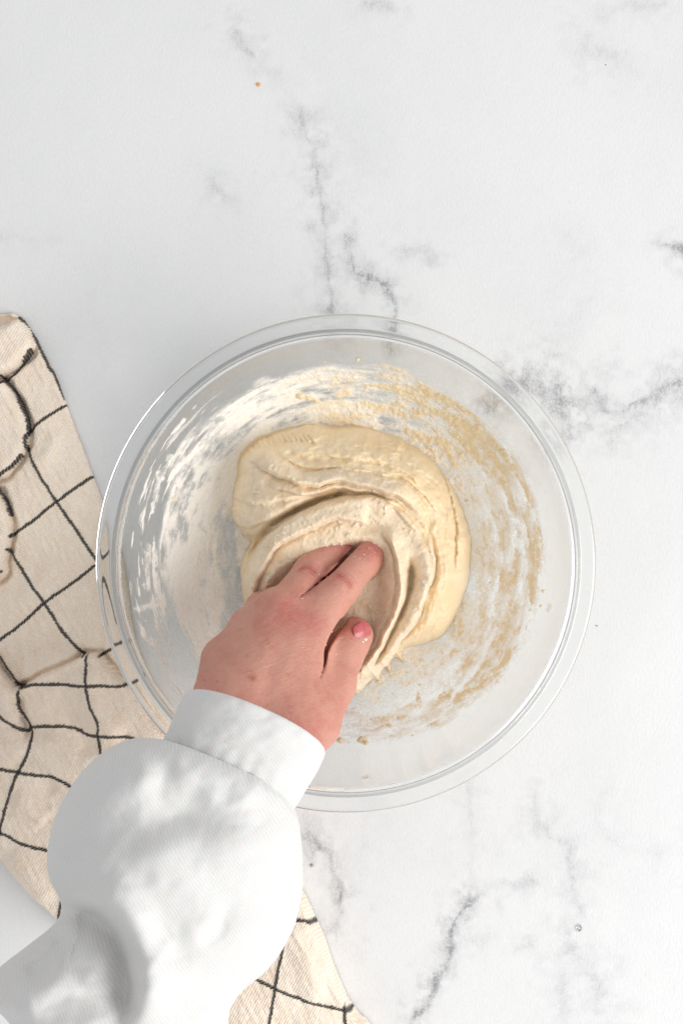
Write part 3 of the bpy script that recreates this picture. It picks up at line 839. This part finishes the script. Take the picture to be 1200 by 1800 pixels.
# ================================================================ SWEATSHIRT SLEEVE
def loft(rows, nu, nrow, shape=None):
    """rows: Lx,Ly,Rx,Ry,zc,ztop,zbot,fwd(px)"""
    R = spline(rows, n=nrow)
    u = np.linspace(0, 2*math.pi, nu, endpoint=False)
    out = []; uv = []
    for i, r in enumerate(R):
        L = np.array(r[0:2]); Q = np.array(r[2:4]); zc, zt, zb, fw = r[4:8]
        ax = np.array([Q[1]-L[1], -(Q[0]-L[0])]); ax = ax/np.hypot(*ax)      # towards the hand (photo axes)
        c, s = np.cos(u), np.sin(u)
        e = .92
        cs = np.sign(c)*np.abs(c)**e; 
        mid = (L+Q)/2; hv = (Q-L)/2
        p = mid[None]+cs[:, None]*hv[None]+ax[None]*(s*fw)[:, None]
        z = zc+np.where(s > 0, s*zt, s*zb)
        out.append(np.stack([p[:, 0], p[:, 1], z], 1))
    return np.array(out), u
def build_sleeve():
    root = SK['root']
    # --- knit material
    m, nt, b = new_mat('white_sweatshirt_knit')
    oc = obj_coord(nt)
    wv = N(nt, 'ShaderNodeTexWave', wave_type='BANDS', bands_direction='X'); wv.inputs['Scale'].default_value = 215
    wv.inputs['Distortion'].default_value = 3.2; wv.inputs['Detail'].default_value = 2; wv.inputs['Detail Scale'].default_value = 1.5
    nt.links.new(mapping(nt, oc, (1, 1, 1), (0, 0, math.radians(-32))), wv.inputs['Vector'])
    wv2 = N(nt, 'ShaderNodeTexWave', wave_type='BANDS', bands_direction='X'); wv2.inputs['Scale'].default_value = 200
    wv2.inputs['Distortion'].default_value = 1.5; wv2.inputs['Detail'].default_value = 2
    nt.links.new(mapping(nt, oc, (1, 1, 1), (0, 0, math.radians(50))), wv2.inputs['Vector'])
    g = noise(nt, oc, 900, 4, .7)
    hh = math_n(nt, 'ADD', math_n(nt, 'ADD', wv.outputs['Fac'], math_n(nt, 'MULTIPLY', wv2.outputs['Fac'], .25)), math_n(nt, 'MULTIPLY', g, .8))
    c = mixc(nt, rng_n(nt, hh, .3, 1.9), (.68, .675, .665), (.74, .735, .725))
    nt.links.new(c, b.inputs['Base Color']); b.inputs['Roughness'].default_value = .85
    b.inputs['Sheen Weight'].default_value = .15; b.inputs['Specular IOR Level'].default_value = .2
    b.inputs['Subsurface Weight'].default_value = .15; b.inputs['Subsurface Scale'].default_value = .002
    bump(nt, b, hh, .15, .0005)
    c_ = .01
    # --- sleeve
    rows = [  # Lx, Ly, Rx, Ry, zc, ztop, zbot, fwd
        (318,1318,494,1398, 13.0,2.7,2.2, 8),
        (292,1309,508,1416, 13.0,3.2,2.3, 12),
        (262,1303,518,1436, 13.1,3.9,2.5, 14),
        (222,1306,524,1465, 13.2,4.7,2.6, 10),
        (168,1338,528,1515, 13.3,5.6,2.8, 0),
        (120,1398,526,1575, 13.4,6.1,3.0, -6),
        (94,1462,508,1640, 13.6,6.2,3.4, -10),
        (88,1530,470,1698, 13.9,5.8,3.8, -8),
        (112,1590,425,1738, 14.3,5.0,4.0, -4),
        (100,1625,403,1768, 14.8,4.6,4.2, 0),
        (52,1665,396,1800, 15.3,4.6,4.4, 0),
        (0,1706,385,1835, 15.8,4.7,4.5, 0),
        (-28,1745,372,1880, 16.4,4.8,4.6, 0),
        (20,1796,360,1935, 17.0,4.8,4.8, 0),
        (60,1870,350,2010, 17.8,4.8,4.8, 0),
    ]
    rows = [(a, b_, c2, d, z*c_, t*c_, bo*c_, f) for a, b_, c2, d, z, t, bo, f in rows]
    G, u = loft(rows, 300, 22)
    px, py, z = G[..., 0], G[..., 1], G[..., 2]
    up = np.clip(np.sin(u), 0, 1)[None]+0*px; upw = sstep(0, .35, up)
    sx_ = px+6*fbm(px/60, py/60, 0, 2, 3); sy_ = py+6*fbm(px/60, py/60, 5, 2, 4)
    def L(pts, wd, p=2.0):
        d, t, sg, _ = dist_line(sx_, sy_, spline(pts, n=6), arc=True, far=wd*4)
        return d, t, sg
    dz = np.zeros_like(px)
    def fold(pts, amp, wd, wr=None, fade=.2, p=2.0):
        """wd on the left of the run, wr on its right"""
        nonlocal dz
        d, t, sg = L(pts, max(wd, wr or wd)); ww = np.where(sg > 0, wd, wr or wd)
        dz = dz+amp*np.exp(-(d/ww)**p)*sstep(0, fade, t)*sstep(1, 1-fade, t)
    # the deep tuck below the puff
    fold([(95,1600),(140,1596),(178,1612),(205,1648),(222,1690),(226,1735),(216,1785),(196,1830)], -.020, 46, 17, .25, 1.7)
    fold([(150,1560),(200,1575),(240,1625),(262,1680),(262,1740),(240,1790)], .012, 26, 34, .2)
    fold([(135,1700),(80,1740),(30,1765)], .007, 30, 30)
    fold([(120,1640),(90,1690),(40,1720)], -.006, 18, 18)
    # broad soft valleys and swells on the puff
    fold([(170,1510),(230,1458),(310,1432),(400,1445),(460,1480)], -.0125, 42, 46, .5)
    fold([(140,1560),(200,1515),(280,1500),(360,1530)], .0060, 46, 46, .45)
    fold([(150,1380),(220,1350),(300,1370)], .0035, 40, 40, .5)
    fold([(120,1440),(130,1500),(160,1545)], -.0035, 26, 26, .5)
    fold([(330,1560),(400,1600),(420,1680)], -.0030, 55, 55, .5)
    fold([(300,1640),(320,1700),(310,1780)], .0030, 40, 40, .5)
    fold([(236,1306),(252,1345),(258,1395)], .0024, 18, 26, .35)
    fold([(300,1322),(290,1360),(262,1420)], -.0018, 17, 22, .4)
    fold([(352,1338),(345,1375),(318,1425)], -.0014, 17, 22, .4)
    fold([(400,1362),(402,1400),(388,1440)], -.0015, 18, 22, .4)
    fold([(448,1392),(458,1430),(450,1480)], -.0015, 18, 22, .4)
    fold([(488,1418),(502,1470),(498,1530)], -.0012, 18, 22, .4)
    fold([(420,1560),(380,1640),(310,1700)], -.0048, 20, 34, .4)
    fold([(250,1600),(300,1650),(330,1720)], -.0030, 18, 26, .4)
    fold([(105,1625),(70,1690),(20,1750)], -.0022, 24, 28, .4)
    fold([(150,1660),(120,1720),(70,1790)], -.0020, 24, 28, .4)
    fold([(96,1480),(125,1500),(180,1500)], -.0030, 12, 18, .4)
    q_ = fbm((px*.64+py*.77)/75, (px*.77-py*.64)/130, 0, 4, 88)
    dz = dz+.0017*q_+.0026*(1-2*np.abs(fbm((px*.64+py*.77)/120, (px*.77-py*.64)/190, 0, 2, 90)))
    dz = dz+.0016*fbm(px/70, py/70, 0, 3, 8)
    # gathers where the body meets the cuff
    row = np.arange(px.shape[0])[:, None]/22.0+0*px
    gath = np.sin(u*17+1.5*np.sin(u*5))[None]*np.exp(-((row-1.2)/.9)**2)*.0007
    z2 = z+dz*upw+gath*upw
    pts = np.stack(P(px, py, z2), -1).reshape(-1, 3)
    F = grid_faces(G.shape[0], len(u), True)[:, ::-1]
    o = mesh_obj('sweatshirt_sleeve', pts, F, m); reparent(o, root)
    sd = o.modifiers.new('thickness', 'SOLIDIFY'); sd.thickness = .0012; sd.offset = -1
    sl = o
    # --- cuff
    rows = [
        (340,1232,556,1322, 12.95,2.45,2.20, 22),
        (333,1225,563,1323, 12.95,2.62,2.40, 26),
        (329,1223,566,1326, 12.95,2.80,2.55, 28),
        (325,1230,563,1334, 12.95,2.88,2.60, 27),
        (314,1252,552,1357, 12.95,2.93,2.62, 22),
        (301,1283,533,1388, 12.95,2.90,2.60, 16),
        (290,1308,514,1418, 12.95,2.80,2.55, 12),
        (296,1326,500,1420, 12.95,2.55,2.40, 8),
    ]
    rows = [(a, b_, c2, d, z*c_, t*c_, bo*c_, f) for a, b_, c2, d, z, t, bo, f in rows]
    G, u = loft(rows, 260, 10)
    px, py, z = G[..., 0], G[..., 1], G[..., 2]
    cr = np.arange(px.shape[0])[:, None]/10.0+0*px
    dz = (.0020*fbm(px/60, py/38, 0, 3, 12)-.0010*np.exp(-((cr-6.0)/.22)**2)+.0006*np.sin(u*23+2*np.sin(u*4))[None]*sstep(4.5, 6.4, cr))*sstep(0, .3, np.sin(u))[None]
    z2 = z+dz
    pts = np.stack(P(px, py, z2), -1).reshape(-1, 3)
    F = grid_faces(G.shape[0], len(u), True)[:, ::-1]
    o = mesh_obj('cuff', pts, F, m)
    o.parent = sl
    o.matrix_parent_inverse = (root.matrix_world @ sl.matrix_parent_inverse).inverted()
    sd = o.modifiers.new('thickness', 'SOLIDIFY'); sd.thickness = .0014; sd.offset = -1
build_sleeve()

# ================================================================ TOWEL
def build_towel():
    out = [(-130,560),(-60,548),(0,551),(20,548),(38,557),(58,585),(72,612),(92,648),(108,690),(118,716),(135,762),(155,815),(176,872),(198,930),(216,990),(226,1050),(234,1110),
           (252,1165),(280,1215),(312,1262),(345,1320),(400,1395),(470,1480),(532,1568),(568,1645),(600,1732),(625,1775),(648,1800),(672,1850),(560,1880),(450,1870),
           (370,1790),(290,1720),(200,1670),(112,1622),(78,1592),(42,1558),(0,1508),(-40,1470),(-130,1400)]
    poly = spline(out, True, 8)
    th = np.arange(len(poly)); poly = poly+np.stack([vnoise(th/4., th*0+.5, 0, 3)*1.2, vnoise(th/4., th*0+9.5, 0, 4)*1.2], 1)
    X, Y, D, F = sheet(poly, 1.7)
    wx = X+3*fbm(X/30, Y/30, 0, 2, 11); wy = Y+3*fbm(X/30, Y/30, 4, 2, 12)
    h = .26*round_prof(D, 9)+.22*sstep(0, 60, D)
    def layer(pts, T, wd):
        nonlocal h
        d = sdist(wx, wy, spline(pts, True, 6)); h = h+T*round_prof(d, wd)*sstep(0, 10, D)-.26*np.exp(-((d+2.5)/4.5)**2)*sstep(0, 14, D)
        return d
    def ridge(pts, hh, wd, wr=None, fade=.2):
        nonlocal h
        d, t, sg, _ = dist_line(wx, wy, spline(pts, n=5), arc=True, far=3*max(wd, wr or wd)); ww = np.where(sg > 0, wd, wr or wd)
        h = h+hh*np.exp(-(d/ww)**2)*sstep(0, fade, t)*sstep(1, 1-fade, t)*sstep(0, 12, D)
    h = h+.10*fbm(X/90, Y/70, 0, 2, 5)*sstep(0, 30, D)
    # rolled top end and the puffs at the left
    layer([(-140,610),(-60,590),(0,572),(36,560),(56,585),(62,605),(48,632),(20,656),(-20,668),(-140,690)], .5, 15)
    ridge([(-60,575),(0,562),(22,556)], -.6, 12, 9, .1)
    layer([(-140,660),(-20,672),(10,668),(32,695),(48,728),(53,760),(48,790),(30,820),(0,842),(-140,860)], .42, 18)
    layer([(-140,850),(-10,858),(8,875),(22,905),(24,945),(16,985),(0,1020),(-140,1060)], .42, 16)
    ridge([(0,1080),(40,1055),(90,1010),(140,985)], .12, 16); ridge([(60,830),(90,790),(110,750)], .10, 14)
    # the lower fold lying over the rest
    layer([(-140,1160),(-20,1150),(8,1180),(35,1206),(60,1196),(85,1180),(125,1164),(158,1148),(180,1150),(205,1180),(235,1205),(262,1240),(300,1290),(420,1420),(540,1565),(620,1735),(680,1860),(500,1900),(200,1680),(100,1630),(-140,1480)], .65, 8)
    ridge([(36,1206),(60,1192),(100,1170),(150,1152)], .30, 10, 16)
    ridge([(38,1212),(42,1240),(58,1272),(64,1300)], -.30, 10, 8)
    ridge([(15,1190),(22,1225),(40,1262)], .38, 16, 12)
    ridge([(150,1170),(165,1215),(190,1260),(230,1290)], .32, 22, 16)
    ridge([(90,1215),(120,1240),(150,1290),(170,1330)], -.16, 18)
    ridge([(70,1290),(110,1300),(160,1330),(180,1350)], .22, 18, 14)
    ridge([(20,1330),(70,1345),(110,1390)], -.14, 14); ridge([(-10,1290),(30,1310),(45,1330)], .25, 14)
    ridge([(30,1400),(60,1410),(90,1440)], .18, 20); ridge([(20,1500),(60,1530),(100,1580)], .16, 20)
    ridge([(30,1370),(70,1395),(100,1420)], -.07, 4); ridge([(10,1420),(50,1425),(80,1440)], -.07, 4)
    ridge([(520,1600),(545,1680),(560,1760)], .15, 22)
    # crinkled gauze weave, pulled along the cloth
    u = X*.50+Y*.87; v = X*.87-Y*.50
    h = h+.035*fbm(v/7, u/34, 0, 3, 17)+.016*fbm(X/5, Y/5, 0, 3, 19)
    # woven line pattern
    lines = [[(34,557),(55,578),(66,604),(84,640),(100,668),(113,700)],
             [(-30,630),(0,658),(15,672),(35,700),(48,730),(53,758),(49,785),(75,840),(103,884),(135,930),(165,975),(190,1012),(208,1050),(222,1090)],
             [(-30,830),(0,860),(14,882),(23,905)], [(18,965),(50,1015),(80,1058),(112,1108),(150,1150)],
             [(-20,1120),(0,1152),(20,1182),(35,1202),(46,1204)],
             [(8,674),(30,656),(50,628),(57,616)], [(-20,690),(10,672)], [(53,760),(80,736),(118,711)], [(-20,850),(0,838),(24,822),(41,801)],
             [(22,942),(60,916),(103,881),(162,838)], [(-20,1140),(0,1126),(40,1096),(82,1058),(130,1024),(172,992),(200,975),(216,965)], [(-10,1018),(9,1003)],
             [(180,1150),(205,1135),(230,1122)],
             [(46,1204),(70,1198),(110,1198),(150,1200),(222,1201),(252,1190)],
             [(158,1150),(161,1200),(170,1238),(181,1262),(180,1290),(187,1328)],
             [(-20,1230),(0,1243),(25,1265),(56,1280),(64,1273),(100,1270),(140,1275),(168,1287),(225,1288),(262,1300),(300,1312),(330,1330)],
             [(42,1210),(43,1240),(63,1276),(61,1310),(42,1350),(24,1398),(10,1450),(0,1495)],
             [(-20,1338),(0,1342),(40,1350),(80,1357),(106,1361),(137,1377),(170,1400)], [(-20,1448),(0,1453),(20,1460),(50,1475),(86,1484),(140,1500)],
             [(140,1500),(118,1566),(111,1600),(107,1625)], [(60,1580),(86,1600),(110,1620)],
             [(500,1603),(515,1606),(540,1610),(564,1623)], [(440,1704),(462,1712),(490,1726),(540,1746),(600,1764),(622,1771)],
             [(512,1600),(500,1650),(489,1700),(483,1740),(474,1790),(466,1830)], [(604,1760),(608,1800),(612,1850)]]
    ink = np.zeros_like(X)
    lx = X+1.0*fbm(X/12, Y/12, 0, 2, 25); ly = Y+1.0*fbm(X/12, Y/12, 4, 2, 26)
    for L_ in lines:
        d, t, sg, s = dist_line(lx, ly, spline(L_, n=5), arc=True, far=9)
        sd = d*sg
        st = .5+.5*np.sin(2*math.pi*(s+1.1*sd)/6.2)
        ink = np.maximum(ink, sstep(3.8, 2.5, d+.7*vnoise(X/4, Y/4, 0, 30)+.8*(1-st))*(.80+.3*st))
    h = h+.03*np.clip(ink, 0, 1)
    x, y, _ = P(X, Y, .006)
    z = np.maximum(2.0*h/100, .0012); z = np.where(D <= .01, .0008, z)
    rr = np.hypot(x-BX, y-BY)
    V = np.stack([x, y, z], 1)
    m, nt, b = new_mat('cream_gauze_cotton')
    oc = obj_coord(nt)
    i_ = attr(nt, 'line')
    fib = noise(nt, mapping(nt, oc, (3.0, .6, 1), (0, 0, math.radians(30))), 900, 4, .7)
    fib2 = noise(nt, mapping(nt, oc, (.6, 3.0, 1), (0, 0, math.radians(30))), 900, 4, .7)
    mo = noise(nt, mapping(nt, oc, (1.6, .6, 1), (0, 0, math.radians(28))), 110, 5, .7)
    c = mixc(nt, rng_n(nt, mo, .32, .70), (.97, .865, .75), (.92, .775, .63))
    c = mixc(nt, rng_n(nt, math_n(nt, 'MULTIPLY', math_n(nt, 'ADD', fib, fib2), .5), .42, .66, 0, .35), c, (.62, .49, .37))
    c = mixc(nt, math_n(nt, 'MULTIPLY', i_, .97, clamp=True), c, (.022, .024, .028))
    nt.links.new(c, b.inputs['Base Color']); b.inputs['Roughness'].default_value = .9
    b.inputs['Specular IOR Level'].default_value = .15
    wv = N(nt, 'ShaderNodeTexWave', wave_type='BANDS', bands_direction='X'); wv.inputs['Scale'].default_value = 210
    wv.inputs['Distortion'].default_value = 2.5; wv.inputs['Detail'].default_value = 2
    nt.links.new(mapping(nt, oc, (1, 1, 1), (0, 0, math.radians(28))), wv.inputs['Vector'])
    wv2 = N(nt, 'ShaderNodeTexWave', wave_type='BANDS', bands_direction='Y'); wv2.inputs['Scale'].default_value = 210
    wv2.inputs['Distortion'].default_value = 2.5; wv2.inputs['Detail'].default_value = 2
    nt.links.new(mapping(nt, oc, (1, 1, 1), (0, 0, math.radians(28))), wv2.inputs['Vector'])
    hh = math_n(nt, 'ADD', math_n(nt, 'ADD', wv.outputs['Fac'], wv2.outputs['Fac']), math_n(nt, 'MULTIPLY', mo, 1.6))
    bump(nt, b, hh, .4, .0006)
    o = mesh_obj('tea_towel', V, F, m, attrs={'line': ink})
    tag(o, 'crumpled cream cotton tea towel with black windowpane check', 'towel')
build_towel()

# ================================================================ SMALL THINGS ON THE TABLE
def blobby(name, px, py, r, sq, mat, label, cat, seed=0, amp=.35, z0=None):
    import bmesh
    bm = bmesh.new(); bmesh.ops.create_icosphere(bm, subdivisions=3, radius=1)
    v = np.array([q.co[:] for q in bm.verts]); f = np.array([[q.index for q in g.verts] for g in bm.faces]); bm.free()
    v = v*(1+amp*fbm(v[:, 0]*1.4+seed, v[:, 1]*1.4, v[:, 2]*1.4, 2)[:, None])
    v = v*[r, r*sq, r*.45]
    v[:, 2] -= v[:, 2].min()+r*.06
    o = mesh_obj(name, v, f, mat)
    x, y, _ = P(px, py, 0); o.location = (x, y, 0)
    return tag(o, label, cat)
mo, nt, b = new_mat('orange_crumb'); b.inputs['Base Color'].default_value = (.85, .42, .06, 1); b.inputs['Roughness'].default_value = .6
blobby('crumb', 455, 149, .0013, .8, mo, 'tiny orange crumb alone on the upper tabletop', 'crumb', 3)
mw = bpy.data.materials.new('clear_water'); mw.use_nodes = True
bb = mw.node_tree.nodes['Principled BSDF']; bb.inputs['Transmission Weight'].default_value = 1; bb.inputs['Roughness'].default_value = 0; bb.inputs['IOR'].default_value = 1.33
blobby('water_droplet', 1017, 1631, .0017, 1.25, mw, 'single clear water droplet on the lower right tabletop', 'droplet', 1, .06)
mg, nt, b = new_mat('dark_speck'); b.inputs['Base Color'].default_value = (.36, .35, .32, 1)
blobby('speck', 548, 1521, .0010, 1, mg, 'tiny dark speck beside the vein below the bowl', 'speck', 6)
blobby('speck', 1048, 1100, .0006, .7, mg, 'tiny dark speck just right of the bowl rim', 'speck', 8)
blobby('speck', 1064, 114, .0004, 1, mg, 'tiny dark speck near the top right corner', 'speck', 9)
